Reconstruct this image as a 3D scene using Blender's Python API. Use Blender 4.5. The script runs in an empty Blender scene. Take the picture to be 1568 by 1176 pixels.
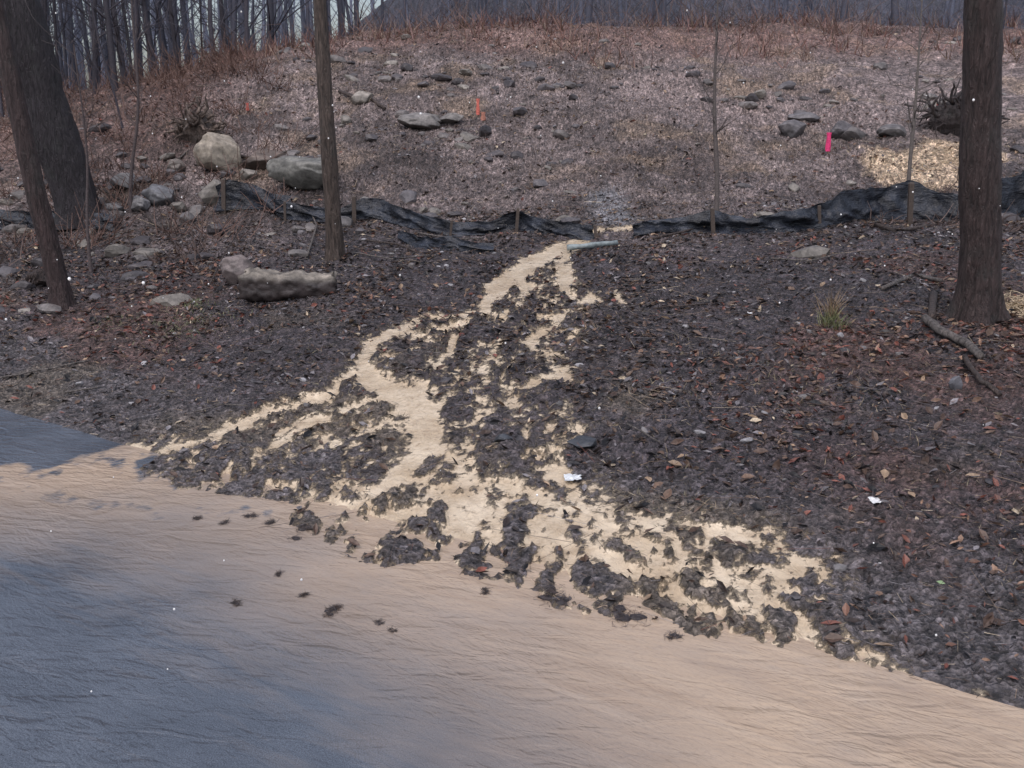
import bpy, math, random
import numpy as np
from mathutils import Vector
rng=np.random.default_rng(7); random.seed(7)
scene=bpy.context.scene
CAMZ=2.8; PITCH=math.radians(15); FPX=1524.0
# ---------------------------------------------------------------- noise
def _h(ix,iy,seed):
    n=(ix.astype(np.int64)*374761393+iy.astype(np.int64)*668265263+seed*1442695041)&0xffffffff
    n=((n^(n>>13))*1274126177)&0xffffffff
    n=n^(n>>16)
    return (n&0xffff)/65535.0
def vn(x,y,seed=0):
    x=np.asarray(x,float);y=np.asarray(y,float)
    ix=np.floor(x);iy=np.floor(y);fx=x-ix;fy=y-iy
    fx=fx*fx*(3-2*fx);fy=fy*fy*(3-2*fy)
    a=_h(ix,iy,seed);b=_h(ix+1,iy,seed);c=_h(ix,iy+1,seed);d=_h(ix+1,iy+1,seed)
    return (a+(b-a)*fx+(c-a)*fy+(a-b-c+d)*fx*fy)*2-1
def fbm(x,y,oct=4,seed=0,gain=.5):
    t=0;a=1;s=0
    for i in range(oct):
        t=t+a*vn(x*2**i+i*17.3,y*2**i-i*9.1,seed+i);s+=a;a*=gain
    return t/s
def sst(a,b,x):
    t=np.clip((x-a)/(b-a),0,1);return t*t*(3-2*t)
def sp(x,k): return np.logaddexp(0,x*k)/k
def mix(a,b,t): return a+(b-a)*t
# ---------------------------------------------------------------- terrain
def sdist(x,y): return (y-6.1+.686*x)/1.213
def h_base(x,y):
    x=np.asarray(x,float);y=np.asarray(y,float)
    s=sdist(x,y)
    z=.11*(sp(s-.1,4)-sp(s-10,1))
    t=.31*sp(y-17.5,1.5)
    Hc=2.3+2.3*sst(-14,-2,x)
    k=2.0
    z=z-np.logaddexp(-k*t,-k*Hc)/k
    z=z+np.minimum(.27*sp(y-44,.5)*sst(-20,-4,x),22)
    z=z-.06*(1-sst(-.25,.02,s))+.15*(1-sst(-9.8,-9.1,s))
    return z
def ray(u,v):
    dx=(u-784)/FPX;dv=(588-v)/FPX
    return dx,math.cos(PITCH)+dv*math.sin(PITCH),-math.sin(PITCH)+dv*math.cos(PITCH)
def survey(u,v):
    """ground position surveyed from the photograph"""
    d=ray(u,v);t=np.linspace(1.5,70,2400)
    g=CAMZ+d[2]*t-np.maximum(h_base(d[0]*t,d[1]*t),np.where(sdist(d[0]*t,d[1]*t)<0.05,0,-9))
    i=int(np.argmax(g<0)) if (g<0).any() else len(t)-1
    t0=t[max(i-1,0)];t1=t[i]
    gg0=g[max(i-1,0)];gg1=g[i]
    tt=t0+(t1-t0)*(gg0/(gg0-gg1+1e-9)) if i>0 else t0
    return np.array([d[0]*tt,d[1]*tt])
def above(u,v,y):
    d=ray(u,v);t=y/d[1];return np.array([d[0]*t,y,CAMZ+d[2]*t])
# ---------------------------------------------------------------- mud layout
streams=[
 [(975,352,12),(940,352,18),(915,353,20),(885,368,26),(850,385,36),(805,408,46),(775,432,46),(748,462,36),(735,485,24)],
 [(880,372,18),(862,395,28),(860,412,28),(868,438,30),(872,458,16)],
 [(805,400,24),(835,398,22),(862,396,18)],
 [(790,425,28),(810,440,20),(790,470,14),(765,500,12)],
 [(748,480,24),(700,484,20),(650,490,24),(600,508,32),(565,530,34),(548,560,36),(580,585,38),(625,598,60),(640,630,66),(642,665,64),(640,690,60),(615,718,52),(585,745,48),(540,768,38)],
 [(600,508,24),(640,512,16),(700,500,16),(740,485,16)],
 [(565,540,30),(530,580,32),(480,612,28),(420,632,22),(365,648,20)],
 [(600,600,30),(560,612,26),(520,632,22),(470,655,22),(430,675,18)],
 [(640,680,40),(700,705,34),(750,735,34),(810,760,34),(880,785,38),(940,800,30)],
 [(690,520,18),(682,548,22),(668,572,20),(650,600,24)],
 [(905,455,20),(880,470,16),(852,488,24),(815,520,26),(838,548,16),(856,575,24),(835,585,12)],
 [(940,450,10),(960,470,10)],
 [(860,560,14),(800,600,18),(765,628,18),(720,650,14),(680,662,16)],
 [(765,600,14),(800,640,16),(838,665,22),(842,700,30),(850,735,34),(895,772,36)],
 [(842,690,14),(900,655,12),(930,650,8)],
 [(205,700,20),(270,680,20),(340,660,18),(400,640,16)],
 [(75,722,20),(140,702,22),(200,690,22),(240,678,14)],
 [(-60,718,34),(0,730,40),(70,744,46),(160,762,40),(260,780,34),(380,780,36),(480,772,34)],
 [(100,733,60),(180,742,64),(250,762,60),(300,780,40)],
 [(740,540,14),(720,570,12),(690,600,12),(660,630,14)],
 [(770,520,12),(750,555,12),(735,590,12)],
 [(720,690,24),(690,730,26),(650,770,30),(600,800,36),(560,820,30)],
 [(790,760,24),(740,790,26),(700,830,28),(690,880,34)],
 [(880,790,30),(900,840,34),(940,870,30),(1040,900,40)],
 [(940,790,26),(1010,800,24),(1090,805,24),(1160,830,28),(1210,845,18)],
 [(1040,800,20),(1080,850,26),(1030,880,44),(1050,940,44)],
 [(1180,900,16),(1160,930,22),(1110,960,30)],
]
SEG=[]
for st in streams:
    P=[]
    for u,v,w in st:
        p=survey(u,v);P.append((p[0],p[1],w*.48*math.hypot(p[1],CAMZ)/FPX))
    for a,b in zip(P[:-1],P[1:]): SEG.append((*a,*b))
def poly(pts): return np.array([survey(u,v) for u,v in pts])
def psd(P,x,y,ay=.45):
    """signed distance (positive inside)"""
    d=np.full(x.shape,1e9);ins=np.zeros(x.shape,bool);n=len(P)
    for i in range(n):
        ax,a_y=P[i];bx,by=P[(i+1)%n]
        ex=bx-ax;ey=(by-a_y)*ay
        px=x-ax;py=(y-a_y)*ay
        t=np.clip((px*ex+py*ey)/(ex*ex+ey*ey+1e-12),0,1)
        d=np.minimum(d,(px-ex*t)**2+(py-ey*t)**2)
        c=((a_y>y)!=(by>y))
        xi=(bx-ax)*(y-a_y)/((by-a_y) if abs(by-a_y)>1e-9 else 1e-9)+ax
        ins^=(c&(x<xi))
    return np.where(ins,1,-1)*np.sqrt(d)
FAN=poly([(745,480),(600,500),(545,560),(440,620),(330,655),(190,690),(80,722),(250,780),(480,800),(700,850),(950,860),(950,770),(890,700),(870,620),(880,560),(900,450),(840,380)])
FAN2=poly([(430,775),(620,700),(800,735),(960,775),(1080,790),(1200,815),(1290,870),(1300,960),(1400,1050),(1250,1030),(1130,990),(1000,970),(860,950),(820,905),(700,890),(560,860),(460,835)])
SPIT=poly([(200,722),(250,680),(420,650),(560,700),(540,775),(430,772),(330,768),(260,755)])
SHEET=poly([(-300,690),(0,742),(70,762),(250,785),(430,788),(465,835),(560,862),(700,888),(820,900),(850,940),(1000,972),(1130,985),(1270,1030),(1430,1075),(1600,1100),(1900,1140),(1900,1500),(-300,1500)])
CLEAR=poly([(-400,845),(120,850),(260,880),(330,920),(400,980),(520,1070),(690,1165),(800,1300),(800,1500),(-400,1500)])
def warp(x,y): return x+fbm(x*2.6,y*1.6,4,11,.6)*.11,y+fbm(x*2.6,y*1.6,4,31,.6)*.22
def mudfield(x,y):
    x=np.asarray(x,float);y=np.asarray(y,float)
    F=np.full(x.shape,-1.0)
    m=(y<20)&(np.abs(x)<12)&(y>1.2)
    X=x[m];Y=y[m]
    if X.size==0: return F
    A,B=warp(X,Y)
    f=np.full(X.shape,-1.0)
    for ax,a_y,aw,bx,by,bw in SEG:
        ex=bx-ax;ey=(by-a_y)*.45;px=A-ax;py=(B-a_y)*.45
        t=np.clip((px*ex+py*ey)/(ex*ex+ey*ey+1e-12),0,1)
        d=np.sqrt((px-ex*t)**2+(py-ey*t)**2)
        f=np.maximum(f,aw+(bw-aw)*t-d)
    det=fbm(X*9,Y*4.5,5,51,.72)
    f=f+det*.15-.010
    vein=np.abs(fbm(A*4.2+3,B*2.0,4,71,.6))
    v1=np.minimum(.030-vein*.40+det*.10,psd(FAN,X,Y)*.5)
    v2=np.minimum(.085-vein*.42+det*.17,psd(FAN2,X,Y)*.5)
    f=np.maximum(f,np.maximum(v1,v2))
    sh=psd(SHEET,A,B)*.7+det*.10+.02
    f=np.maximum(f,np.minimum(sh,.6))
    F[m]=f;return F
def fan_in(x,y):
    o=np.full(np.shape(x),-9.0);m=(y<11)&(y>3)&(np.abs(x)<6)
    if np.any(m):
        A,B=warp(x[m],y[m]);o[m]=np.maximum(psd(FAN2,A,B),psd(SPIT,A,B))
    return o
def fadefield(x,y):
    c=psd(CLEAR,x+fbm(x*.9,y*.9,4,5)*.35,y+fbm(x*.9,y*.9,4,6)*.4,.6)
    f=1-sst(-1.25,.6,c)
    return f
STRAW=[(survey(1410,262),1.2,1.0),(survey(1470,240),.9,.7),(survey(1562,470),.4,.35)]
SPL=survey(932,322)
def ground_h(x,y,F=None):
    x=np.asarray(x,float);y=np.asarray(y,float)
    if F is None: F=mudfield(x,y)
    z=h_base(x,y);s=sdist(x,y)
    fi=sst(-.02,.08,fan_in(x,y))
    z=mix(z,np.maximum(z,-.012),fi)
    on=np.maximum(sst(-.3,.6,s),fi*.8)
    m=sst(-.03,.05,F)
    rough=(fbm(x*1.3,y*1.3,3,91)*.05+fbm(x*6,y*6,4,93,.6)*.035+np.maximum(fbm(x*3.1,y*2.6,3,95),0)*.06)
    z=z+on*(rough*(1-m)*np.maximum(sst(-.2,1.5,s+.4),.35)+.012*(1-m)-.012*m)+fi*(1-m)*.022*(s<.35)
    far=sst(15,22,y)
    z=z+far*(fbm(x*.35,y*.35,4,101)*.34+np.maximum(fbm(x*1.1,y*1.1,3,103),0)*.16)
    return z
def tint(x,y,F):
    s=sdist(x,y)
    n1=fbm(x*.6,y*.6,5,201)[:,None];n2=fbm(x*2.5,y*2.5,4,207)[:,None];n3=fbm(x*.25,y*.5,3,211)[:,None]
    dark=np.array([.056,.047,.052]);hill=np.array([.175,.140,.134]);grav=np.array([.100,.090,.094])
    red=np.array([.105,.056,.045]);gold=np.array([.22,.16,.115]);wood=np.array([.050,.048,.062])
    c=np.ones((len(x),3))*dark
    hl=sst(15.0,20.0,y+fbm(x*.4,y*.4,3,77)*2.5)[:,None]
    c=mix(c,hill*(1+.8*n1+.4*n2),hl)
    bare=(sst(1,5,x+fbm(x*.3,y*.3,3,78)*3)*sst(21,24,y)*(1-sst(30,32,y)))[:,None]
    c=mix(c,np.array([.205,.160,.152])*(1+.3*n1),bare*.75)
    dk=(sst(.05,.35,fbm(x*.55+4,y*.8,4,213))*sst(17,19,y)*.6)[:,None]*(1-bare)
    c=mix(c,np.array([.075,.058,.055]),dk)
    g=(sst(2.4,.3,s+fbm(x*1.2,y*1.2,3,79)*1.0)*.75)[:,None]
    c=mix(c,grav,g)
    # olive-tan turf showing through near the road edge
    ol=(sst(.08,.4,fbm(x*.8+31,y*.8,4,217))*sst(4.5,2.5,s)*.5)[:,None]
    c=mix(c,np.array([.13,.105,.075]),ol)
    side=np.clip(sst(-3.0,-4.6,x)+sst(1.6,3.4,x),0,1)*sst(15.5,12.5,y)*sst(.5,1.4,s)
    r=(side*sst(-.05,.35,fbm(x*.9,y*.7,4,83)+.02))[:,None]
    c=mix(c,red,r*.6)
    r2=(sst(.1,.45,fbm(x*.8+9,y*.8,4,87))*sst(18,20,y)*.6)[:,None]
    c=mix(c,gold,r2)
    cr=(sst(27,30,y)*.6)[:,None];c=mix(c,np.array([.18,.10,.08]),cr)
    lf=(sst(-5.5,-8,x)*sst(19,22,y)*.6)[:,None];c=mix(c,np.array([.13,.07,.055]),lf)
    fr=sst(33,36,y)[:,None];c=mix(c,wood,fr)
    for p,a,b in STRAW:
        d=((x-p[0])/a)**2+((y-p[1])/(b*1.3))**2+fbm(x*4,y*4,3,89)*.6
        c=mix(c,np.array([.50,.38,.27]),(sst(1.1,.5,d)*.9)[:,None])
    c=c*np.exp(rng.normal(0,.33,(len(x),1)))
    d=((x-SPL[0])/.42)**2+((y-SPL[1])/1.2)**2+fbm(x*2,y*2,3,89)*.5
    c=mix(c,np.array([.22,.23,.255]),(sst(1.7,.0,d)*.65)[:,None])  # whitish mist of the splash, put into the ground colour
    return np.clip(c*(1+.35*n2+.25*n3),.01,1)
# ---------------------------------------------------------------- mesh helpers
def build(name,V,groups,mat,col=None,attrs=None,smooth=False,parent=None):
    me=bpy.data.meshes.new(name)
    V=np.asarray(V,dtype=np.float32).reshape(-1,3)
    groups=[np.asarray(g,dtype=np.int32) for g in groups if len(g)]
    me.vertices.add(len(V));me.vertices.foreach_set('co',V.ravel())
    loops=np.concatenate([g.ravel() for g in groups])
    tot=np.concatenate([np.full(len(g),g.shape[1],dtype=np.int32) for g in groups])
    st=np.concatenate([[0],np.cumsum(tot)[:-1]]).astype(np.int32)
    me.loops.add(len(loops));me.loops.foreach_set('vertex_index',loops)
    me.polygons.add(len(tot));me.polygons.foreach_set('loop_start',st)
    me.polygons.foreach_set('use_smooth',np.full(len(tot),smooth,dtype=bool))
    me.update(calc_edges=True)
    if col is not None:
        a=me.attributes.new('Col','FLOAT_COLOR','POINT')
        c=np.ones((len(V),4),dtype=np.float32);c[:,:3]=col;a.data.foreach_set('color',c.ravel())
    for k,v in (attrs or {}).items():
        a=me.attributes.new(k,'FLOAT','POINT');a.data.foreach_set('value',np.asarray(v,dtype=np.float32))
    me.materials.append(mat)
    ob=bpy.data.objects.new(name,me);scene.collection.objects.link(ob)
    if parent: ob.parent=parent
    return ob
def empty(name):
    e=bpy.data.objects.new(name,None);scene.collection.objects.link(e);return e
def gridfaces(nr,nc):
    i=np.arange(nr-1)[:,None]*nc+np.arange(nc-1)[None,:];i=i.ravel()
    return np.stack([i,i+1,i+nc+1,i+nc],1)
def eulerm(rx,ry,rz):
    cx,sx,cy,sy,cz,sz=np.cos(rx),np.sin(rx),np.cos(ry),np.sin(ry),np.cos(rz),np.sin(rz)
    M=np.empty((len(rx),3,3))
    M[:,0,0]=cz*cy;M[:,0,1]=cz*sy*sx-sz*cx;M[:,0,2]=cz*sy*cx+sz*sx
    M[:,1,0]=sz*cy;M[:,1,1]=sz*sy*sx+cz*cx;M[:,1,2]=sz*sy*cx-cz*sx
    M[:,2,0]=-sy;M[:,2,1]=cy*sx;M[:,2,2]=cy*cx
    return M
class Acc:
    def __init__(s): s.V=[];s.G={};s.C=[];s.n=0
    def add(s,V,groups,col):
        V=np.asarray(V,float).reshape(-1,3);s.V.append(V)
        for g in groups:
            g=np.asarray(g);s.G.setdefault(g.shape[1],[]).append(g+s.n)
        c=np.asarray(col,float)
        s.C.append(np.broadcast_to(c,(len(V),3)) if c.ndim==1 else c);s.n+=len(V)
    def inst(s,T,groups,pos,scl,rot,col):
        """many copies of one template"""
        T=np.asarray(T,float);N=len(pos);k=len(T)
        scl=np.asarray(scl,float)
        if scl.ndim==1: scl=scl[:,None]*np.ones(3)
        P=T[None]*scl[:,None,:]
        P=np.einsum('nij,nkj->nki',rot,P)+pos[:,None,:]
        off=(np.arange(N)*k)
        gs=[(np.asarray(g)[None]+off[:,None,None]).reshape(-1,len(g[0])) for g in groups]
        s.add(P.reshape(-1,3),gs,np.repeat(col,k,0))
    def done(s,name,mat,smooth=False,parent=None):
        return build(name,np.concatenate(s.V),[np.concatenate(g) for g in s.G.values()],mat,np.concatenate(s.C),smooth=smooth,parent=parent)
def tube(acc,P,R,n,col,jit=0,cap=True):
    P=np.asarray(P,float);R=np.asarray(R,float);m=len(P)
    T=np.gradient(P,axis=0);T/=np.linalg.norm(T,axis=1)[:,None]+1e-9
    ref=np.array([1,0,0]) if abs(T[0,0])<.8 else np.array([0,1,0])
    A=np.cross(T,ref);A/=np.linalg.norm(A,axis=1)[:,None]+1e-9
    B=np.cross(T,A)
    th=np.arange(n)*2*np.pi/n
    rr=R[:,None]*np.ones(n)
    if jit: rr=rr*(1+rng.uniform(-jit,jit,(m,n)))
    V=P[:,None]+rr[...,None]*(np.cos(th)[None,:,None]*A[:,None]+np.sin(th)[None,:,None]*B[:,None])
    i=np.arange(m-1)[:,None]*n+np.arange(n)[None];j=np.arange(m-1)[:,None]*n+(np.arange(n)[None]+1)%n
    F=np.stack([i,j,j+n,i+n],-1).reshape(-1,4)
    V=V.reshape(-1,3);g=[F]
    if cap:
        V=np.vstack([V,P[0],P[-1]]);a=m*n;k=np.arange(n);k2=(k+1)%n
        g.append(np.stack([k2,k,np.full(n,a)],1));g.append(np.stack([k+(m-1)*n,k2+(m-1)*n,np.full(n,a+1)],1))
    acc.add(V,g,col)
# ---------------------------------------------------------------- materials
class NT:
    def __init__(s,name):
        s.m=bpy.data.materials.new(name);s.m.use_nodes=True;s.t=s.m.node_tree
        for n in list(s.t.nodes): s.t.nodes.remove(n)
        s.out=s.N('ShaderNodeOutputMaterial');s.b=s.N('ShaderNodeBsdfPrincipled')
        s.t.links.new(s.b.outputs[0],s.out.inputs[0]);s.co=s.N('ShaderNodeTexCoord').outputs['Object']
    def N(s,t,**k):
        n=s.t.nodes.new(t)
        for a,b in k.items(): setattr(n,a,b)
        return n
    def L(s,a,b):
        if isinstance(a,(int,float)): b.default_value=a
        elif isinstance(a,(tuple,list)): b.default_value=(*a,1) if len(a)==3 and b.type=='RGBA' else a
        else: s.t.links.new(a,b)
    def noise(s,sc,det=6,ro=.6,vec=None,dist=0):
        n=s.N('ShaderNodeTexNoise');s.L(vec or s.co,n.inputs['Vector']);n.inputs['Scale'].default_value=sc
        n.inputs['Detail'].default_value=det;n.inputs['Roughness'].default_value=ro;n.inputs['Distortion'].default_value=dist
        return n.outputs['Fac']
    def map(s,sc=(1,1,1),rot=0):
        n=s.N('ShaderNodeMapping',vector_type='TEXTURE');s.L(s.co,n.inputs[0]);n.inputs['Scale'].default_value=[1/q for q in sc];n.inputs['Rotation'].default_value=(0,0,math.radians(rot))
        return n.outputs[0]
    def attr(s,name,out='Fac'):
        n=s.N('ShaderNodeAttribute');n.attribute_name=name;return n.outputs[out]
    def math(s,op,a,b=0,c=0):
        n=s.N('ShaderNodeMath',operation=op);s.L(a,n.inputs[0]);s.L(b,n.inputs[1]);s.L(c,n.inputs[2]);return n.outputs[0]
    def mr(s,x,a,b,c,d):
        n=s.N('ShaderNodeMapRange');s.L(x,n.inputs[0])
        for i,v in enumerate((a,b,c,d)): s.L(v,n.inputs[i+1])
        return n.outputs[0]
    def mix(s,f,a,b,bt='MIX'):
        n=s.N('ShaderNodeMix',data_type='RGBA',blend_type=bt);s.L(f,n.inputs[0]);s.L(a,n.inputs[6]);s.L(b,n.inputs[7]);return n.outputs[2]
    def mixf(s,f,a,b):
        n=s.N('ShaderNodeMix',data_type='FLOAT');s.L(f,n.inputs[0]);s.L(a,n.inputs[2]);s.L(b,n.inputs[3]);return n.outputs[0]
    def vor(s,sc,out='Distance',vec=None):
        n=s.N('ShaderNodeTexVoronoi');s.L(vec or s.co,n.inputs['Vector']);n.inputs['Scale'].default_value=sc;return n.outputs[out]
    def scale(s,c,f):
        n=s.N('ShaderNodeVectorMath',operation='SCALE');s.L(c,n.inputs[0]);s.L(f,n.inputs['Scale']);return n.outputs[0]
    def fin(s,col,rough,height=None,dist=.02,stren=1,spec=.5):
        s.L(col,s.b.inputs['Base Color']);s.L(rough,s.b.inputs['Roughness']);s.L(spec,s.b.inputs['Specular IOR Level'])
        if height is not None:
            b=s.N('ShaderNodeBump');b.inputs['Distance'].default_value=dist;b.inputs['Strength'].default_value=stren
            s.L(height,b.inputs['Height']);s.L(b.outputs[0],s.b.inputs['Normal'])
        return s.m
MUDA=(.76,.635,.475);MUDB=(.55,.43,.295)
def mudcol(M):
    n=M.noise(2.6,4,.6);n2=M.noise(12,4,.7)
    c=M.mix(M.mr(n,.35,.65,0,1),MUDA,MUDB)
    return M.mix(M.mr(n2,.48,.75,0,.7),c,(.33,.24,.16))
def mudfac(M,amp=.10,w=.02):
    n=M.noise(13,5,.72);f=M.math('ADD',M.attr('mud'),M.math('MULTIPLY',M.math('SUBTRACT',n,.5),amp*2))
    return M.mr(f,-w,w,0,1)
def ground_mat():
    M=NT('leaf_litter_ground')
    t=M.attr('Col','Color')
    a=M.mr(M.noise(9,6,.75),.3,.7,.2,1.95)
    v=M.vor(34,'Color');
    sep=M.N('ShaderNodeSeparateColor');M.L(v,sep.inputs[0])
    vv=M.mr(sep.outputs[0],0,1,.4,1.7)
    c=M.scale(M.scale(t,a),vv)
    f=mudfac(M,.13)
    wet=mudfac(M,.13,.09)                                   # damp, silt-stained rim
    c=M.mix(M.math('MULTIPLY',wet,.45),c,(.20,.155,.11))
    col=M.mix(f,c,mudcol(M))
    r=M.mixf(f,M.mr(sep.outputs[1],0,1,.25,.8),.17)
    hh=M.math('ADD',M.noise(18,4,.7),M.math('MULTIPLY',M.vor(34),.6))
    mh=M.math('MULTIPLY',M.noise(14,3,.55,M.map((1.4,.8,1),10),1),.34)
    return M.fin(col,r,M.mixf(f,hh,mh),.05,1)
def road_mat():
    M=NT('wet_asphalt_road')
    base=M.mix(M.mr(M.noise(1.3,4,.6),.3,.7,0,1),(.076,.090,.115),(.12,.138,.170))  # blue of the reflected sky put into the asphalt colour
    sp_=M.mr(M.noise(160,2,.7),.3,.7,.6,1.5)
    base=M.scale(base,sp_)
    flow=M.map((.7,4.0,1),-31)
    st=M.noise(1.8,7,.68,flow,.6)
    mud=M.mix(M.mr(st,.35,.68,0,1),(.56,.43,.315),(.39,.295,.22))
    mud=M.mix(M.mr(M.noise(34,3,.7),.5,.8,0,.35),mud,(.27,.205,.155))
    mud=M.mix(M.mr(M.noise(.9,4,.6),.5,.75,0,.6),mud,(.34,.29,.255))
    f=mudfac(M,.05,.03)
    fade=M.mr(M.math('ADD',M.attr('fade'),M.math('MULTIPLY',M.math('SUBTRACT',st,.5),.6)),.05,1,0,1)
    f=M.math('MULTIPLY',f,fade)
    col=M.mix(f,base,mud)
    rip=M.noise(3.4,2,.5,M.map((1.0,2.6,1),-14),1.0)
    rip2=M.noise(13,2,.5,M.map((1,2.8,1),-40),.9)
    amp=M.mr(M.noise(.8,2,.5),.35,.65,.3,1)
    h=M.math('MULTIPLY',M.math('ADD',rip,M.math('MULTIPLY',rip2,.30)),amp)
    r=M.mixf(f,.09,.10)
    return M.fin(col,r,h,.045,.72)
def item_mat(name,rough=.55,bump=True,spec=.5,sc=30):
    M=NT(name);c=M.scale(M.attr('Col','Color'),M.mr(M.noise(sc,3,.7),.3,.7,.55,1.45))
    return M.fin(c,rough,M.noise(sc*1.5,3,.7) if bump else None,.01,.8,spec)
def flat_mat(name,rough,spec=.5):
    M=NT(name);return M.fin(M.scale(M.attr('Col','Color'),M.mr(M.noise(40,1,.5),.3,.7,.75,1.25)),rough,None,0,0,spec)
def bark_mat(name):
    M=NT(name);v=M.map((9,9,1.6))
    n=M.noise(3,5,.7,v,.6)
    c=M.scale(M.attr('Col','Color'),M.mr(n,.3,.7,.2,1.9))
    c=M.mix(M.mr(M.noise(2.5,4,.6),.55,.75,0,.4),c,(.07,.075,.07))
    return M.fin(c,.5,n,.06,1,.4)
mat_leaf=flat_mat('wet_leaves',.42,.4)
mat_chip=flat_mat('wood_debris',.45,.45)
mat_rock=item_mat('field_stone',.5,sc=9)
mat_bark=bark_mat('wet_bark')
mat_twig=flat_mat('bare_twigs',.7,.3)
# ---------------------------------------------------------------- ground sheet
def axis(dense_lo,dense_hi,step,lo,hi,g=1.06):
    a=list(np.arange(dense_lo,dense_hi,step));s=step;x=a[-1]
    while x<hi: s*=g;x+=s;a.append(x)
    s=step;x=a[0];pre=[]
    while x>lo: s*=g;x-=s;pre.append(x)
    return np.array(pre[::-1]+a)
xs=axis(-7.5,7.5,.024,-260,260,1.035)
y1=axis(4.0,13,.024,-60,13.01,1.15);y2=[y1[-1]];s=.024
while y2[-1]<320: s=min(s*1.006,3) if y2[-1]<45 else s*1.06;y2.append(y2[-1]+s)
ys=np.concatenate([y1,y2[1:]])
X,Y=np.meshgrid(xs,ys);X=X.ravel();Y=Y.ravel()
F=mudfield(X,Y);Z=ground_h(X,Y,F)
sj=sdist(X,Y)
Z=Z+rng.normal(0,.0085,len(Z))*(F<-.01)*((sj>.05)|(fan_in(X,Y)>.02))*(1+sst(16,20,Y)*1.2)
build('ground',np.stack([X,Y,Z],1),[gridfaces(len(ys),len(xs))],ground_mat(),tint(X,Y,F),{'mud':F},smooth=True)
# road strip
ta=axis(-8,6,.03,-90,90,1.08);sa=np.concatenate([np.linspace(-9.6,-6.3,40)[:-1],np.arange(-6.3,.2,.028)])
dirt=np.array([1,-.686])/1.2127;nrm=np.array([.686,1])/1.2127
TT,SS=np.meshgrid(ta,sa);TT=TT.ravel();SS=SS.ravel()
o=np.array([0,6.1])
RX=o[0]+dirt[0]*TT+nrm[0]*SS;RY=o[1]+dirt[1]*TT+nrm[1]*SS
RF=mudfield(RX,RY)
RF=np.where((RY<=1.3)|(np.abs(RX)>=11.9),.3,RF)
RF=np.maximum(RF,np.where((fan_in(RX,RY)>-.05)&(RX>-2.6),.15,-1))
RF=np.maximum(RF,np.where((RX>-1.6)&(SS>-1.2),.15,-1))
RZ=fbm(RX*1.5,RY*3,3,15)*.004
build('road',np.stack([RX,RY,RZ],1),[gridfaces(len(sa),len(ta))],road_mat(),None,{'mud':RF,'fade':fadefield(RX,RY)},smooth=True)
# ---------------------------------------------------------------- scatter
def scatter(n,y0,y1,amax=.66):
    y=np.sqrt(rng.uniform(y0*y0,y1*y1,n));x=rng.uniform(-amax,amax,n)*y;return x,y
PAL=np.array([[.045,.033,.030],[.09,.058,.045],[.19,.070,.052],[.31,.22,.15],[.20,.185,.195],[.018,.017,.019],[.14,.09,.065],[.46,.38,.28]])
def pick(w):
    w=w/w.sum(1)[:,None];c=np.cumsum(w,1);r=rng.random(len(w))[:,None];i=(r>c).sum(1).clip(0,7)
    return PAL[i]*rng.uniform(.65,1.35,(len(w),1))
LEAF=np.array([(0,-.5,0),(-.27,-.12,.10),(-.2,.22,.12),(0,.52,.08),(.22,.2,.15),(.26,-.1,.05),(0,.05,-.02)])
LG=[[(0,5,6,1),(1,6,3,2),(6,5,4,3)]]
def leafset(acc,n,y0,y1,smin,smax,keep,amax=.66):
    x,y=scatter(n,y0,y1,amax);s=sdist(x,y);F=mudfield(x,y)
    ok=((s>.0)|(fan_in(x,y)>.03))&((F<.0)|(rng.random(n)<.015))&(rng.random(n)<keep(x,y,s));x,y,s,F=x[ok],y[ok],s[ok],F[ok]
    N=len(x);z=ground_h(x,y,F)+rng.uniform(.0,.025,N)
    sc=smin+(smax-smin)*rng.random(N)**1.6
    red=np.clip(sst(-2.6,-4.4,x)+sst(1.0,3.0,x),0,1)*sst(16,12.5,y)*sst(-.05,.35,fbm(x*.9,y*.7,4,83)+.05)
    hl=sst(16,20,y);lf=sst(-5,-8,x)*hl
    w=np.stack([.3-.1*hl,.25+.2*red,.03+.42*red+.25*lf,.05+.10*hl+.06*red,.12+.12*hl,.25*(1-hl)+.03,.17+.2*lf+.15*red,.025+.02*hl],1)
    acc.inst(LEAF,LG,np.stack([x,y,z],1),np.stack([sc*rng.uniform(.5,1.1,N),sc,sc],1),eulerm(rng.normal(0,.4,N),rng.normal(0,.4,N),rng.uniform(0,6.28,N)),pick(w))
A=Acc()
leafset(A,46000,4,18,.035,.125,lambda x,y,s:.25+.75*sst(.8,2.5,s)*sst(-.4,.3,fbm(x*1.2,y*1.2,3,301)))
leafset(A,26000,17,34,.06,.15,lambda x,y,s:(.35+.5*fbm(x*.8,y*.8,3,303))*(1-.85*sst(1,5,x)*sst(20,23,y)))
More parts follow.
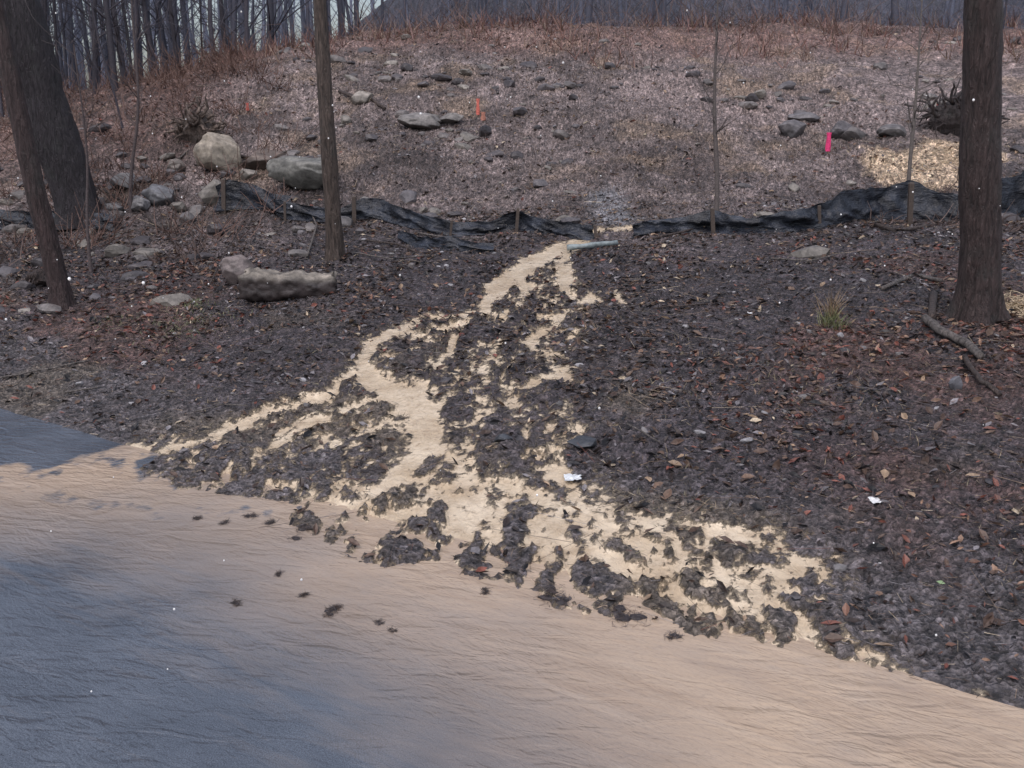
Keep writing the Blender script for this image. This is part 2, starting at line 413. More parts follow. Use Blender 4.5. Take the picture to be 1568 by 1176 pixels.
# thin drifts of red-brown oak leaves
RP=np.array([(.15,.065,.050),(.20,.105,.075),(.10,.055,.045),(.27,.17,.12),(.07,.045,.04)])
for u,v,rx,n in [(250,435,1.1,330),(170,405,.9,170),(330,420,.6,120),(1140,578,.5,110),(1100,560,.35,50),(1500,525,.7,330),(1400,505,.7,110),(1200,540,.6,60),(1530,800,.5,60),(1490,880,.45,50),(545,462,.4,60),(700,483,.3,40),(1260,560,.7,60),(1500,975,.4,35),(300,120,2.6,380),(210,240,1.8,200),(1330,225,1.2,160),(1540,400,.8,160)]:
    p=survey(u,v);x=p[0]+rng.normal(0,rx*.75,n);y=p[1]+rng.normal(0,rx*1.0,n);q=(mudfield(x,y)<0)&(sdist(x,y)>.1);x=x[q];y=y[q];N=len(x)
    z=ground_h(x,y)+rng.uniform(.005,.035,N);sc=rng.uniform(.045,.11,N)*(1+.02*max(p[1]-12,0))*min(1,.55+.04*p[1])
    A.inst(LEAF,LG,np.stack([x,y,z],1),np.stack([sc*rng.uniform(.5,1.1,N),sc,sc],1),eulerm(rng.normal(0,.5,N),rng.normal(0,.5,N),rng.uniform(0,6.28,N)),RP[rng.integers(0,5,N)]*rng.uniform(.6,1.25,(N,1)))
A.done('fallen_leaves',mat_leaf)
# chips & twigs
STK=np.array([(-.5,-.06,0),(-.45,.06,.0),(-.5,0,.11),(.5,-.04,0),(.42,.06,0),(.5,0,.08)])
SG=[[(0,3,5,2),(2,5,4,1),(0,1,4,3)],[(0,2,1),(3,4,5)]]
def sticks(acc,n,y0,y1,l0,l1,asp,keep,tilt=.25,allow_mud=.008):
    x,y=scatter(n,y0,y1);s=sdist(x,y);F=mudfield(x,y)
    ok=((s>-.1)|(fan_in(x,y)>.02))&((F<.01)|(rng.random(n)<allow_mud))&(rng.random(n)<keep(x,y,s));x,y,s,F=x[ok],y[ok],s[ok],F[ok];N=len(x)
    L=l0+(l1-l0)*rng.random(N)**2.2
    z=ground_h(x,y,F)+rng.uniform(0,.02,N)
    hl=sst(16,20,y)
    w=np.stack([.32-.05*hl,.2+0*x,.03+0*x,.09+.10*hl,.17+.1*hl,.28*(1-hl)+.04,.13+0*x,.055+.03*hl],1)
    acc.inst(STK,SG,np.stack([x,y,z],1),np.stack([L,L*asp+.005,L*asp+.005],1),eulerm(rng.normal(0,.3,N),rng.normal(0,tilt,N),rng.uniform(0,6.28,N)),pick(w))
A=Acc()
sticks(A,76000,4,18,.02,.09,.28,lambda x,y,s:np.ones_like(x))
sticks(A,13000,5,19,.12,.7,.028,lambda x,y,s:.35+.65*sst(1.5,4,s),.12)
sticks(A,16000,17,34,.06,.6,.08,lambda x,y,s:.9-.7*sst(1,5,x)*sst(20,23,y),.2)
A.done('wood_chips_and_twigs',mat_chip)
# rocks
def ico(sub):
    import bmesh
    bm=bmesh.new();bmesh.ops.create_icosphere(bm,subdivisions=sub,radius=1)
    V=np.array([v.co[:] for v in bm.verts]);Fc=np.array([[v.index for v in f.verts] for f in bm.faces]);bm.free();return V,Fc
IV,IF=ico(2);IV3,IF3=ico(5)
def rockt(seed,V):
    a=V*(1+.28*fbm(V[:,0]*1.3+seed,V[:,1]*1.3+V[:,2]*1.7,3,seed)[:,None])
    r=np.random.default_rng(seed)
    for _ in range(11):                                   # chop flat facets
        nn=r.normal(size=3);nn/=np.linalg.norm(nn);dd=a@nn;lim=.55+.28*r.random()
        a=a-np.maximum(dd-lim,0)[:,None]*nn*.93
    return a
RT=[rockt(i,IV) for i in range(4)]
A=Acc()
def rocks(n,y0,y1,s0,s1,keep,cols,pw=2.5):
    x,y=scatter(n,y0,y1);s=sdist(x,y);F=mudfield(x,y)
    nospl=((x-SPL[0])**2+((y-SPL[1])*.5)**2)>.35
    ok=nospl&(s>.1)&(F<-.02)&(rng.random(n)<keep(x,y,s));x,y=x[ok],y[ok];N=len(x);z=ground_h(x,y)
    sc=s0+(s1-s0)*rng.random(N)**pw
    cols=np.array(cols);c=cols[rng.integers(0,len(cols),N)]*rng.uniform(.7,1.25,(N,1))
    k=rng.integers(0,4,N)
    for i in range(4):
        m=k==i;M=m.sum()
        A.inst(RT[i],[IF],np.stack([x,y,z+sc*.06],1)[m],sc[m,None]*np.stack([rng.uniform(.8,1.5,M),rng.uniform(.7,1.1,M),rng.uniform(.45,.7,M)],1),eulerm(rng.normal(0,.2,M),rng.normal(0,.2,M),rng.uniform(0,6.28,M)),c[m])
RC=[(.15,.135,.13),(.11,.10,.105),(.21,.19,.17),(.075,.066,.07)]
rocks(2600,17,31,.04,.26,lambda x,y,s:sst(-.1,.5,fbm(x*.3+2,y*.5,3,401)+.45*sst(5,0,np.abs(x+2.5))*sst(19,22,y)*sst(28,25,y)-.12),RC,3.0)
rocks(1900,4.5,18,.010,.055,lambda x,y,s:.6+0*x,[(.32,.31,.32),(.06,.055,.06),(.16,.15,.15)])
rocks(620,13.0,21,.06,.28,lambda x,y,s:sst(-2.8,-4.8,x)*.75+.03,RC,2.0)
A.done('scattered_stones',mat_rock)
def boulder(name,u,v,w,hh,col,seed,rz=0,dep=.8):
    p=survey(u,v);d=math.hypot(p[1],CAMZ);R=w*.5*d/FPX;H=hh*.5*d/FPX
    V=rockt(seed,IV3);V=V+.05*fbm(V[:,0]*4+V[:,2]*3,V[:,1]*4+V[:,2]*3,5,seed,.6)[:,None]*V
    V=V*np.array([R*1.15,R*dep,H*1.2])
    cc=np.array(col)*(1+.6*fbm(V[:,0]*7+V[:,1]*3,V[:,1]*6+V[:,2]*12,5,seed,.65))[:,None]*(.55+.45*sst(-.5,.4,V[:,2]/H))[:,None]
    A=Acc()
    V=V+np.array([p[0],p[1]+R*dep*.6,float(ground_h(*[np.array([q]) for q in (p[0],p[1]+R*dep*.6)])[0])+H*.62])
    A.add(V,[IF3],cc);return A.done(name,mat_rock,True)
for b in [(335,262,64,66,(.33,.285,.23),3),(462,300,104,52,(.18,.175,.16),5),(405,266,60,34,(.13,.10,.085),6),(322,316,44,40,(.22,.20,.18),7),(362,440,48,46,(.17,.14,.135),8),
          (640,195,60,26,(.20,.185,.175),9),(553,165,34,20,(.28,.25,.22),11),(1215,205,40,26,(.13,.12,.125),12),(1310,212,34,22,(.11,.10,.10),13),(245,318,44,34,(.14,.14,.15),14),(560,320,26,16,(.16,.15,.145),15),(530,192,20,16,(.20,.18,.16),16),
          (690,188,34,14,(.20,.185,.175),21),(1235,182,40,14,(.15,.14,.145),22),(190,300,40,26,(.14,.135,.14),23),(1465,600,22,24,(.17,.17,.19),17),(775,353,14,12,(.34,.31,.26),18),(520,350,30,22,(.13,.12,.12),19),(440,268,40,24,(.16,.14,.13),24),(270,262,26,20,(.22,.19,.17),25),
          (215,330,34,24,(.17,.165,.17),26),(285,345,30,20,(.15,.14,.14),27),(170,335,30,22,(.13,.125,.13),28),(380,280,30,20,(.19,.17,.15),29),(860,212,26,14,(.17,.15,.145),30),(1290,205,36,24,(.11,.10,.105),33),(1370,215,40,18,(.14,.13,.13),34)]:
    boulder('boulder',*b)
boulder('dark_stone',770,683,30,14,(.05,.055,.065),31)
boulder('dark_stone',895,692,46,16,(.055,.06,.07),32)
# ---------------------------------------------------------------- dry grass
BL=np.array([(-.5,0,0),(.5,0,0),(-.35,.12,.5),(.35,.12,.5),(0,.45,1)])
BG=[[(0,1,3,2)],[(2,3,4)]]
A=Acc()
def grass(n,y0,y1,h0,h1,keep,cols,wid=.006,per=5,flat=.7):
    x,y=scatter(n,y0,y1);s=sdist(x,y);F=mudfield(x,y)
    ok=(s>.2)&(F<0)&(rng.random(n)<keep(x,y,s));x,y=x[ok],y[ok]
    x=np.repeat(x,per)+rng.normal(0,.05,len(x)*per);y=np.repeat(y,per)+rng.normal(0,.05,len(y)*per)
    N=len(x);z=ground_h(x,y)-.01;h=rng.uniform(h0,h1,N);cols=np.array(cols)
    c=cols[rng.integers(0,len(cols),N)]*rng.uniform(.6,1.3,(N,1))
    A.inst(BL,BG,np.stack([x,y,z],1),np.stack([np.full(N,wid)*(1+y/14),h,h],1),eulerm(rng.normal(-flat,.5,N),rng.normal(0,.4,N),rng.uniform(0,6.28,N)),c)
DG=[(.25,.19,.15),(.19,.15,.135),(.29,.23,.175),(.15,.115,.105)]
grass(8500,17.5,34,.07,.18,lambda x,y,s:sst(-.3,.4,fbm(x*.7,y*.7,3,501))*(1-.7*sst(1,5,x)*sst(20,23,y)),DG)
grass(5000,4.6,12,.03,.10,lambda x,y,s:sst(-.05,.4,fbm(x*.9,y*.9,3,503)),[(.26,.20,.13),(.32,.26,.18),(.17,.15,.09)],.004,5,1.0)
grass(2800,27,36,.25,.75,lambda x,y,s:.8*sst(-.3,.4,fbm(x*.4,y*.4,3,505)),[(.23,.12,.095),(.17,.09,.08),(.23,.16,.12)],.008,5,.15)
for p,a,b in STRAW:
    n=900;x=p[0]+rng.normal(0,a*.5,n);y=p[1]+rng.normal(0,b*.6,n);z=ground_h(x,y);h=rng.uniform(.06,.22,n)
    A.inst(BL,BG,np.stack([x,y,z],1),np.stack([np.full(n,.012),h,h],1),eulerm(rng.normal(-1.2,.3,n),rng.normal(0,.4,n),rng.uniform(0,6.28,n)),np.array([.55,.44,.30])*rng.uniform(.6,1.25,(n,1)))
A.done('dry_grass',mat_leaf)
# weeds
def weed(name,u,v,n,h0,h1,rad,cols,flat=.2):
    p=survey(u,v);A=Acc();x=p[0]+rng.normal(0,rad,n);y=p[1]+rng.normal(0,rad*1.3,n);z=ground_h(x,y)-.01;h=rng.uniform(h0,h1,n)
    cols=np.array(cols);A.inst(BL,BG,np.stack([x,y,z],1),np.stack([np.full(n,.009),h*.8,h],1),eulerm(rng.normal(-flat,.3,n),rng.normal(0,.35,n),rng.uniform(0,6.28,n)),cols[rng.integers(0,len(cols),n)]*rng.uniform(.6,1.3,(n,1)))
    A.done(name,mat_leaf)
weed('green_weed',1275,503,120,.12,.24,.07,[(.13,.15,.07),(.17,.17,.08)])
weed('dry_weed',1272,492,60,.2,.42,.04,[(.27,.19,.12)],.05)
weed('green_moss',290,500,900,.03,.09,.26,[(.13,.14,.07),(.17,.17,.10)],.6)
weed('green_moss',298,470,260,.04,.1,.15,[(.12,.15,.06),(.17,.19,.09)],.6)
weed('green_moss',180,496,240,.03,.08,.16,[(.11,.12,.055)],.6)
# mulch clumps stranded on the road
A=Acc()
cl=[(358,922,20),(505,938,26),(516,930,18),(470,812,44),(380,792,22),(300,795,16),(580,955,12),(600,965,10),(425,880,10),(468,912,12),(740,905,18),(965,945,50),(345,800,12),(420,800,18),(575,720,34),(585,695,28),(850,915,50),(1030,975,24)]
for u,v,w in cl:
    p=survey(u,v);d=math.hypot(p[1],CAMZ);R=w*.5*d/FPX
    for b in range(4 if w>30 else 3):
        rb=R*rng.uniform(.4,.75);cx=p[0]+rng.normal(0,R*.45);cy=p[1]+rng.normal(0,R*.55)
        zz=max(float(ground_h(np.array([cx]),np.array([cy]))[0]),0)
        n=int(14+900*rb);a=rng.uniform(0,6.28,n);r=rb*rng.random(n)**.6*rng.uniform(.6,1.7,n)
        x=cx+np.cos(a)*r;y=cy+np.sin(a)*r*1.2;z=zz+np.maximum(0,(1-(r/rb)**1.5))*min(.04,rb*.5)*rng.random(n)
        L=rng.uniform(.015,.06,n);c=np.array([(.035,.03,.03),(.06,.045,.042),(.10,.07,.055),(.14,.12,.12)])[rng.integers(0,4,n)]
        A.inst(STK,SG,np.stack([x,y,z],1),np.stack([L,L*.3,L*.3],1),eulerm(rng.normal(0,.5,n),rng.normal(0,.4,n),rng.uniform(0,6.28,n)),c)
        V=RT[int(rng.integers(4))]*np.array([rb*rng.uniform(.6,1),rb*rng.uniform(.5,.9),min(.022,rb*.35)])+np.array([cx,cy,zz]);A.add(V,[IF],(.04,.033,.035))
A.done('stranded_mulch_debris',mat_chip)
# ---------------------------------------------------------------- trees
def rdir():
    v=rng.normal(size=3);return v/np.linalg.norm(v)
def branch(acc,p,d,L,r,n,col,lev,up=.25):
    m=5;P=[p];q=np.array(p,float);dd=np.array(d,float)
    for i in range(m-1):
        dd=dd+rng.normal(0,.16,3)+np.array([0,0,up*.25]);dd/=np.linalg.norm(dd);q=q+dd*L/(m-1);P.append(q.copy())
    tube(acc,P,np.linspace(r,max(r*.18,.0025),m),n,col,cap=False)
    if lev>0:
        for k in range(int(rng.integers(3,6))):
            i=int(rng.integers(1,m));d2=dd+rng.normal(0,.6,3);d2/=np.linalg.norm(d2)
            branch(acc,P[i],d2,L*rng.uniform(.35,.6),r*.45,max(3,n-1),col,lev-1,up)
def tree(name,base,top,wb,wt,col,H=9,limbs=8,limb0=.55,flare=1.6,sides=24,lev=2,mat=None,twist=.04,llen=2.2,bf=.45):
    p=survey(*base);gz=float(ground_h(np.array([p[0]]),np.array([p[1]]))[0])
    a=np.array([p[0],p[1],gz-.08]);t=above(*top,p[1]);d=math.hypot(p[1],1.5)
    r0=wb*.5*d/FPX;r1=wt*.5*d/FPX
    dr=(t-a);L=dr[2];dr=dr/dr[2]
    zs=np.concatenate([np.array([0,.08,.16,.28,.45,.7]),np.arange(.9,H,.15)]);P=[];R=[]
    for z in zs:
        w=np.array([vn(z*.5,base[0]*.1,3),vn(z*.5,base[0]*.1,9),0])*twist*min(z,1.5)
        P.append(a+dr*z+w);f=r0+(r1-r0)*z/L
        if z>L: f=r1*(1-(z-L)/(H-L+.4))
        R.append(max(f,.012)*(1+(flare-1)*math.exp(-z/.16)))
    P=np.array(P);R=np.array(R);A=Acc()
    n=sides;th=np.arange(n)*2*np.pi/n
    lob=1+np.exp(-zs/.22)[:,None]*.28*np.cos(th*4+base[0])[None]+.05*rng.uniform(-1,1,(len(zs),n))+.05*vn(zs*1.3,zs*0,4)[:,None]
    V=P[:,None]+(R[:,None]*lob)[...,None]*np.stack([np.cos(th),np.sin(th),0*th],-1)[None]
    m=len(zs);i=np.arange(m-1)[:,None]*n+np.arange(n)[None];j=np.arange(m-1)[:,None]*n+(np.arange(n)[None]+1)%n
    A.add(V.reshape(-1,3),[np.stack([i,j,j+n,i+n],-1).reshape(-1,4)],col)
    for k in range(limbs):
        z=H*rng.uniform(limb0,.98);i=int(np.searchsorted(zs,z).clip(1,m-1));az=rng.uniform(0,6.28)
        dd=np.array([math.cos(az),math.sin(az),.7]);branch(A,P[i],dd/np.linalg.norm(dd),llen*rng.uniform(.5,1),R[i]*bf+.003,6,col,lev)
    return A.done(name,mat or mat_bark,True)
tree('tree_trunk_oak',(1497,488),(1513,0),64,50,(.052,.036,.034),H=9,limbs=9,limb0=.6,flare=1.6)
tree('tree',(514,398),(489,0),26,19,(.085,.064,.054),H=9,limbs=9,flare=1.25,twist=.02)
tree('tree',(98,474),(18,100),32,26,(.055,.037,.036),H=9,limbs=9,limb0=.6,flare=1.3)
tree('tree',(128,345),(18,0),66,70,(.030,.025,.029),H=10,limbs=9,limb0=.6,flare=1.3)
tree('sapling',(1096,345),(1100,45),9,3,(.13,.11,.105),H=4.2,limbs=24,limb0=.3,flare=1.1,sides=8,lev=1,mat=mat_twig,twist=.05,llen=.65,bf=.28)
tree('sapling',(1388,335),(1408,60),8,3,(.15,.13,.12),H=4.2,limbs=22,limb0=.3,flare=1.1,sides=8,lev=1,mat=mat_twig,twist=.05,llen=.75,bf=.28)
tree('sapling',(200,330),(205,40),6,3,(.10,.08,.08),H=5,limbs=20,limb0=.3,flare=1.1,sides=8,lev=1,mat=mat_twig,twist=.08,llen=.8,bf=.28)
tree('sapling',(140,420),(120,180),6,3,(.10,.08,.08),H=3.5,limbs=12,limb0=.4,flare=1.1,sides=8,lev=1,mat=mat_twig,twist=.08,llen=.7,bf=.28)
# distant woods
A=Acc()
def ftree(x,y,H,r,col,nb,lean=.05):
    z0=float(h_base(x,y))-.2
    dd=np.array([rng.normal(0,lean),rng.normal(0,lean),1]);zs=np.linspace(0,H,7)
    P=np.array([np.array([x,y,z0])+dd*z+np.array([rng.normal(0,.06),rng.normal(0,.06),0])*(z/3) for z in zs])
    R=np.linspace(r,r*.2,7);tube(A,P,R,6,col,cap=False)
    for k in range(nb):
        f=rng.uniform(.08,.98);i=f*6;i0=int(i);q=P[i0]+(P[min(i0+1,6)]-P[i0])*(i-i0)
        az=rng.uniform(0,6.28);d=np.array([math.cos(az),math.sin(az),rng.uniform(.3,1.4)]);d/=np.linalg.norm(d)
        L=H*rng.uniform(.1,.28)*(1.1-f*.5);e=q+d*L+np.array([0,0,L*.2]);mid=(q+e)/2+rng.normal(0,.06*L,3)
        rb=r*.28*(1.1-f)
        tube(A,[q,mid,e],[rb,rb*.6,.006],3,col,cap=False)
        for _ in range(3):
            g=rng.uniform(.3,1);s0=mid+(e-mid)*g if g>.5 else q+(mid-q)*g*2
            e2=s0+(d+rng.normal(0,.55,3))*L*.5;tube(A,[s0,(s0+e2)/2+rng.normal(0,.03,3),e2],[rb*.4+.005,rb*.3+.004,.004],3,col,cap=False)
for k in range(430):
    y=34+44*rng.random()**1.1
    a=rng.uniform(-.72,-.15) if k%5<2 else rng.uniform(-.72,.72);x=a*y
    fog=sst(30,62,y);c=mix(np.array([.080,.080,.105]),np.array([.24,.265,.35]),fog)*rng.uniform(.6,1.15)  # haze put into the trunk colours, paler and bluer with distance
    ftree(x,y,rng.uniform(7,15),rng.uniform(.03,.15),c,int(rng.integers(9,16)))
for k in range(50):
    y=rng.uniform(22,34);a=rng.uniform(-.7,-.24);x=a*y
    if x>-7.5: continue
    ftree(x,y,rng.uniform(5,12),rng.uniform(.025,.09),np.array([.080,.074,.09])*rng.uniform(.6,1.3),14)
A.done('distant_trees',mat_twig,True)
# undergrowth
A=Acc()
def clump(x,y,n,L,col):
    z=float(ground_h(np.array([x]),np.array([y]))[0])
    for k in range(n):
        d=rdir();d[2]=abs(d[2])+.3;d/=np.linalg.norm(d);l=L*rng.uniform(.5,1.2)
        q=np.array([x+rng.normal(0,L*.3),y+rng.normal(0,L*.3),z]);m=q+d*l*.5+rng.normal(0,l*.08,3);e=q+d*l+rng.normal(0,l*.15,3)
        tube(A,[q,m,e],[.009,.007,.003],3,np.array(col)*rng.uniform(.6,1.3),cap=False)
for k in range(190):
    a=rng.uniform(-.62,-.22);y=rng.uniform(17,31);clump(a*y,y,16,rng.uniform(.4,1.0),(.14,.085,.07))
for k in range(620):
    a=rng.uniform(-.68,.68);y=rng.uniform(31,58);clump(a*y,y,14,rng.uniform(.6,2.0),mix(np.array([.15,.10,.085]),np.array([.12,.125,.17]),sst(32,42,y)))  # far brush turns bluish: haze put into its colour
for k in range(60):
    a=rng.uniform(.36,.66) if k%2 else rng.uniform(-.62,-.3);y=rng.uniform(15.5,20);clump(a*y,y,12,rng.uniform(.3,.6),(.12,.085,.075))
A.done('undergrowth_brush',mat_twig)
# root balls / stumps: earth mound with tangled root ends
def rootball(name,u,v,R,col,n=46):
    p=survey(u,v);z=float(ground_h(np.array([p[0]]),np.array([p[1]]))[0]);A=Acc();c=np.array([p[0],p[1]+R*.4,z+R*.42])
    V=rockt(40,IV3)*R*np.array([.80,.6,.78]);V=V*(1+.35*fbm(V[:,0]*7/R*.5+V[:,1]*3,V[:,2]*7/R*.5,4,4,.6)[:,None])
    A.add(V+c,[IF3],np.array(col)*.7*(1+.6*fbm(V[:,0]*9,V[:,2]*9+V[:,1]*5,4,8))[:,None])
    for k in range(n):
        d=rdir();d[2]=abs(d[2])-.15;d/=np.linalg.norm(d);L=R*rng.uniform(.25,.75)
        q=c+d*R*np.array([.6,.45,.6]);P=[q];dd=d.copy()
        for _ in range(5):
            dd=dd+rng.normal(0,.38,3);dd/=np.linalg.norm(dd);P.append(P[-1]+dd*L/4)
        r=R*rng.uniform(.02,.07);tube(A,P,np.linspace(r,r*.35,6),5,np.array(col)*rng.uniform(.6,1.6),jit=.2,cap=True)
    A.done(name,mat_bark,True)
rootball('uprooted_stump',302,232,.66,(.17,.13,.11),60)
rootball('uprooted_stump',1478,212,.80,(.065,.052,.052),80)
rootball('tree_stump',55,446,.22,(.07,.05,.045),10)
def pathtube(name,pts,r,n,col,lift=.03,mat=None,jit=.12,seg=4):
    P=[]
    for u,v in pts:
        p=survey(u,v);P.append([p[0],p[1]])
    P=np.array(P);t=np.linspace(0,len(P)-1,(len(P)-1)*seg+1);x=np.interp(t,range(len(P)),P[:,0]);y=np.interp(t,range(len(P)),P[:,1])
    z=np.maximum(ground_h(x,y),h_base(x,y))+lift+r*.6;z=(z+np.linspace(z[0],z[-1],len(z)))/2
    A=Acc();tube(A,np.stack([x,y,z],1),r*np.interp(t,[0,len(P)-1],[1,.8])*(1+rng.uniform(-.1,.1,len(t))),n,col,jit=jit);return A.done(name,mat or mat_bark,True)
def log():
    a=survey(374,470);b=survey(510,457);m=60;x=np.linspace(0,1,m);A=Acc()
    P=np.stack([a[0]+(b[0]-a[0])*x,a[1]+.22+(b[1]-a[1])*x,0*x],1);r=.235-.045*x-.018*np.exp(-((x-.68)/.05)**2)+.010*np.sin(x*13)
    P[:,2]=ground_h(P[:,0],P[:,1]).mean()+r*.78;n=48
    th=np.arange(n)*2*np.pi/n
    V=[];C=[]
    for i in range(m):
        for t in th:
            ct,s_=math.cos(t),math.sin(t);sq=1/(abs(ct)**3.6+abs(s_)**3.6)**(1/3.6)       # squarish section
            w=abs(t-3.14)
            rr=r[i]*sq*(.92+.08*vn(np.array(i*.12),np.array(w*2.2),5)+.07*vn(np.array(i*.35),np.array(w*5),15)+.035*vn(np.array(i*.9),np.array(w*11),25))
            endj=(.07*vn(np.array(w*3.),np.array(i*1.),8) if i in(0,m-1) else 0)
            V.append([P[i,0]+endj,P[i,1]+rr*ct,P[i,2]+rr*s_*.95])
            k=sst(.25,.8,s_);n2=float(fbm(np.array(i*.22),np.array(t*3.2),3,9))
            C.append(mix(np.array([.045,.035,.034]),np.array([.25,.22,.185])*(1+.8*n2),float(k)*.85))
    i=np.arange(m-1)[:,None]*n+np.arange(n)[None];j=np.arange(m-1)[:,None]*n+(np.arange(n)[None]+1)%n
    V+= [list(P[0]+[.03,0,0]),list(P[-1]-[.03,0,0])];C+=[np.array([.12,.09,.07])]*2;k=np.arange(n);k2=(k+1)%n
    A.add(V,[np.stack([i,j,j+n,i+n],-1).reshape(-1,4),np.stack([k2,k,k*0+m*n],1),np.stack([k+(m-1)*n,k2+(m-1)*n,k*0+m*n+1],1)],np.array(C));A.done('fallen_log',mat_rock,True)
log()
pathtube('drain_pipe',[(868,386),(905,384),(945,380)],.045,14,(.22,.26,.27),.04,mat_rock,0.02)
brs=[([(1415,500),(1440,520),(1475,535),(1500,560)],.05),([(1428,460),(1425,500)],.05),([(1475,560),(1500,600),(1530,615)],.025),([(255,360),(215,330),(160,300)],.02),([(320,445),(345,400),(380,330)],.012),
 ([(470,398),(485,350),(470,310)],.018),([(1350,450),(1400,425),(1440,440)],.03),([(1160,345),(1170,352),(1200,355)],.02),([(350,265),(400,235),(445,240)],.03),([(370,245),(420,262),(460,255)],.035),
 ([(0,585),(60,575),(140,560)],.012),([(1000,372),(1060,355)],.02),([(560,165),(520,150)],.05),([(590,170),(560,158)],.04),([(960,660),(1010,690)],.008),([(100,608),(150,600)],.012),([(600,470),(680,478),(730,490)],.008),
 ([(280,190),(330,160)],.02),([(1340,350),(1370,362),(1420,352)],.035),([(640,360),(700,372),(740,368)],.015),([(560,372),(610,378),(640,395)],.018),([(700,400),(740,410),(770,400)],.012),([(300,640),(340,628),(380,632)],.008),
 ([(270,250),(330,205),(350,180)],.02),([(150,370),(230,345),(300,350)],.015),([(540,395),(600,405),(660,400)],.012),([(1000,480),(1080,470)],.012),([(1180,400),(1240,405),(1280,395)],.012)]
for p,r in brs: pathtube('fallen_branch',p,r,7,(.085,.065,.058) if rng.random()<.6 else (.16,.14,.13))
# ---------------------------------------------------------------- silt fence
fe=empty('silt_fence')
MF=NT('silt_fence_fabric')
mat_fab=MF.fin(MF.mix(MF.mr(MF.noise(3,4,.6),.4,.7,0,.6),(.012,.013,.018),(.075,.088,.118)),.25,MF.noise(7,4,.65,MF.map((1,1,2.5))),.05,1)
def fabric(pts,seed,lift=1.2):
    W=[]
    for u,vb,vt in pts:
        p=survey(u,vb);t=above(u,vt,p[1]);g=float(h_base(p[0],p[1]));W.append([p[0],p[1],max(t[2]-g,.03)*lift])
    W=np.array(W);L=np.concatenate([[0],np.cumsum(np.hypot(*np.diff(W[:,:2],axis=0).T))]);q=np.arange(0,L[-1],.035)
    x=np.interp(q,L,W[:,0]);y=np.interp(q,L,W[:,1]);hh=np.interp(q,L,W[:,2]);nr=14;V=[]
    g=np.maximum(ground_h(x,y),h_base(x,y))
    for r in range(nr):
        f=r/(nr-1)
        wr=fbm(q*2.0+f*1.6,q*0+f*2.5,4,seed)*.20*(math.sin(f*3.14)+.35)+.035*vn(q*7+f*5,q*0+f,seed+3)
        yy=y+wr-.16*(1-f)
        zz=g-.03+(hh+.03)*(f-.10*math.sin(f*3.14)*(1+vn(q*1.7,q*0,seed+9)))*(1-.10*vn(q*2.3,q*0,seed+7))
        V.append(np.stack([x+.04*vn(q*3,q*0+f*3,seed+5),yy,zz],1))
    A=Acc();A.add(np.concatenate(V),[gridfaces(nr,len(q))],(1,1,1));A.done('fabric',mat_fab,True,fe)
fabric([(-60,346,322),(20,348,328),(60,350,330),(180,352,336)],1)
fabric([(335,322,288),(352,318,280),(385,318,290),(400,322,298),(440,332,312),(480,336,318),(520,338,322),(555,332,306),(585,332,310),(615,342,322),(660,354,336),(700,358,341),(750,356,341),(790,352,329),(830,358,339),(880,362,346),(912,364,346)],2,1.15)
fabric([(965,362,348),(1000,358,342),(1040,354,336),(1088,354,328),(1115,358,336),(1160,360,340),(1200,356,332),(1260,350,318),(1330,340,302),(1385,336,286),(1430,338,300),(1480,344,304),(1540,336,284),(1600,326,258)],3)
fabric([(610,366,354),(660,382,366),(720,388,372),(760,384,372)],4,1.0)
fabric([(380,300,284),(410,318,300),(450,324,306)],6,1.2)
A=Acc()
for u,vb,vt,w in [(347,318,274,5),(545,334,300,5),(790,354,318,4),(1089,354,318,5),(1386,342,280,6),(690,358,336,3),(912,362,343,4),(1250,350,314,4),(440,332,308,3),(60,346,322,5)]:
    p=survey(u,vb);t=above(u+rng.uniform(-4,4),vt,p[1]);g=float(h_base(p[0],p[1]));w=w*.5*p[1]/FPX*1.2
    V=np.array([(-1,-1,0),(1,-1,0),(1,1,0),(-1,1,0),(-1,-1,1),(1,-1,1),(1,1,1),(-1,1,1),(-.7,-.7,1.03),(.7,-.7,1.04),(.7,.7,1.03),(-.7,.7,1.02)],float)
    H=t[2]-g+.1;V=V*np.array([w,w*.7,H]);V[:,0]+=V[:,2]/H*(t[0]-p[0]);V+=np.array([p[0],p[1]-.20,g-.1])
    A.add(V,[[(0,1,5,4),(1,2,6,5),(2,3,7,6),(3,0,4,7),(4,5,9,8),(5,6,10,9),(6,7,11,10),(7,4,8,11),(8,9,10,11)]],(.085,.065,.055))
A.done('stakes',mat_chip,False,fe)
# survey flags
def flag(name,u,vb,vt,w,col):
    p=survey(u,vb);t=above(u,vt,p[1]);g=float(ground_h(np.array([p[0]]),np.array([p[1]]))[0]);H=t[2]-g;ww=w*.5*p[1]/FPX
    A=Acc();tube(A,[[p[0],p[1],g-.05],[p[0]+.01,p[1],g+H*.5],[t[0],p[1],g+H]],[ww*.35]*3,6,(.25,.18,.12))
    q=np.linspace(0,1,8);rows=[]
    for f in q:
        rows.append([[p[0]+ww*(math.cos(a)*(1+.2*math.sin(f*7+a*2))),p[1]+ww*math.sin(a),g+H*(.15+.88*f)] for a in np.linspace(0,6.28,9)[:-1]])
    V=np.array(rows).reshape(-1,3);i=np.arange(7)[:,None]*8+np.arange(8)[None];j=np.arange(7)[:,None]*8+(np.arange(8)[None]+1)%8
    A.add(V,[np.stack([i,j,j+8,i+8],-1).reshape(-1,4)],col);A.done(name,mat_leaf)
flag('survey_flag',1267,236,204,7,(.85,.06,.22))
flag('survey_flag',732,180,152,5,(.70,.18,.14))
flag('survey_flag',380,178,158,4,(.7,.15,.12))
flag('survey_flag',1434,178,158,4,(.7,.15,.14))
flag('survey_flag',740,188,172,7,(.5,.22,.16))
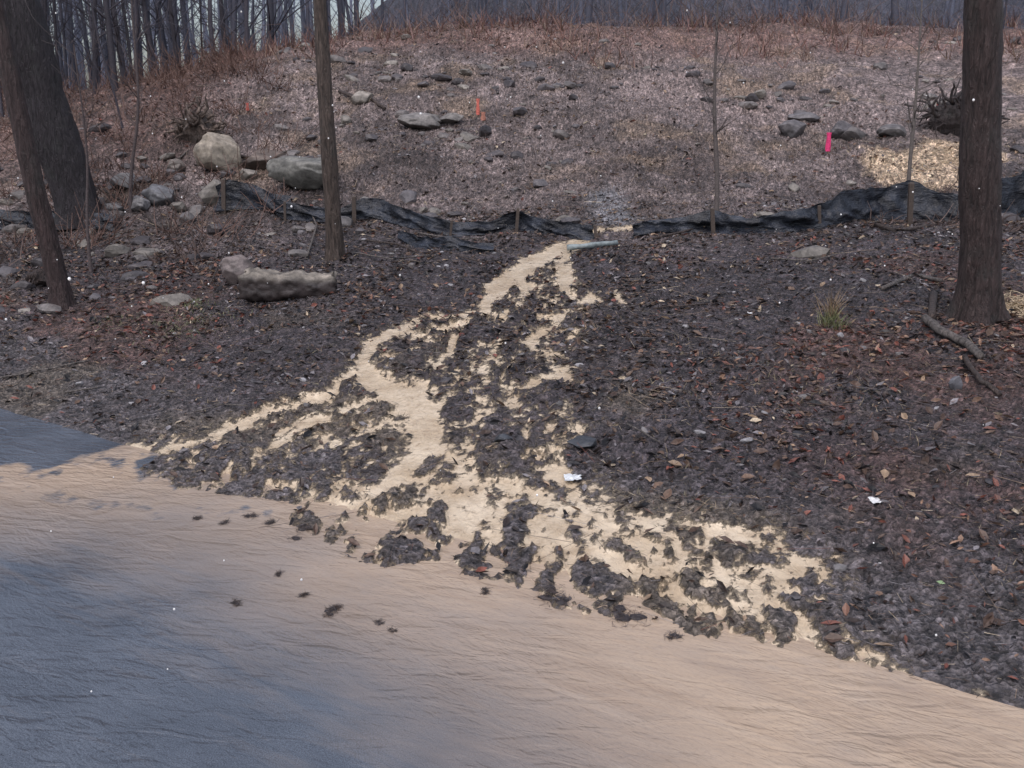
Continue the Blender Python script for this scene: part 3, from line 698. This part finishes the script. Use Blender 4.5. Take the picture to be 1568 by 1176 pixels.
# litter
def paper(name,u,v,w,col):
    p=survey(u,v);d=math.hypot(p[1],CAMZ);R=w*.5*d/FPX;z=float(ground_h(np.array([p[0]]),np.array([p[1]]))[0]);n=9
    g=np.linspace(-1,1,n);X,Y=np.meshgrid(g,g);X=X.ravel();Y=Y.ravel()
    Z=.35*fbm(X*1.5+u,Y*1.5,3,3)+.25
    V=np.stack([X*(1+.2*fbm(Y*2,X,2,4)),Y*1.2*(1+.2*fbm(X*2,Y,2,6)),Z],1)*R+np.array([p[0],p[1],z+R*.25]);A=Acc();A.add(V,[gridfaces(n,n)],col);A.done(name,mat_leaf,True)
paper('paper_scrap',876,733,24,(.75,.78,.8));paper('paper_scrap',1340,778,18,(.8,.8,.8));paper('paper_scrap',1148,482,7,(.8,.8,.8));paper('paper_scrap',1440,895,9,(.3,.42,.22))
# falling raindrops spread through the air over the whole slope
A=Acc();n=150
y=rng.uniform(2.5,14,n);x=rng.uniform(-.6,.6,n)*y;z=rng.uniform(.4,4.0,n);sc=rng.uniform(.0022,.0060,n)*(.6+y/12)
A.inst(IV,[IF],np.stack([x,y,z],1),np.stack([sc,sc,sc*1.15],1),eulerm(x*0,x*0,x*0),np.ones((n,3))*.85)  # opaque white puts flash-lit brightness into the drops' colour
A.done('falling_raindrops',flat_mat('raindrop_flash_white',.1),True)
# ---------------------------------------------------------------- sky, light, camera
w=bpy.data.worlds.new('World');scene.world=w;w.use_nodes=True;nt=w.node_tree
sk=nt.nodes.new('ShaderNodeTexSky');sk.sky_type='NISHITA';sk.sun_disc=False;sk.sun_elevation=math.radians(62);sk.sun_rotation=math.radians(200);sk.dust_density=3;sk.air_density=1
hs=nt.nodes.new('ShaderNodeHueSaturation');hs.inputs['Saturation'].default_value=.68
bg=nt.nodes['Background'];bg.inputs['Strength'].default_value=.15
nt.links.new(sk.outputs[0],hs.inputs['Color']);nt.links.new(hs.outputs[0],bg.inputs['Color'])
sl=bpy.data.lights.new('sun','SUN');sl.energy=1.5;sl.angle=math.radians(90);sl.color=(1,.93,.96)
so=bpy.data.objects.new('sun',sl);scene.collection.objects.link(so);so.rotation_euler=(math.radians(28),0,math.radians(-20))
cd=bpy.data.cameras.new('camera');cd.lens=35;cd.sensor_width=36;cd.clip_end=2000
co=bpy.data.objects.new('camera',cd);scene.collection.objects.link(co);co.location=(0,0,CAMZ);co.rotation_euler=(math.radians(90)-PITCH,0,0);scene.camera=co
scene.view_settings.view_transform='Standard';scene.view_settings.look='None';scene.view_settings.exposure=0
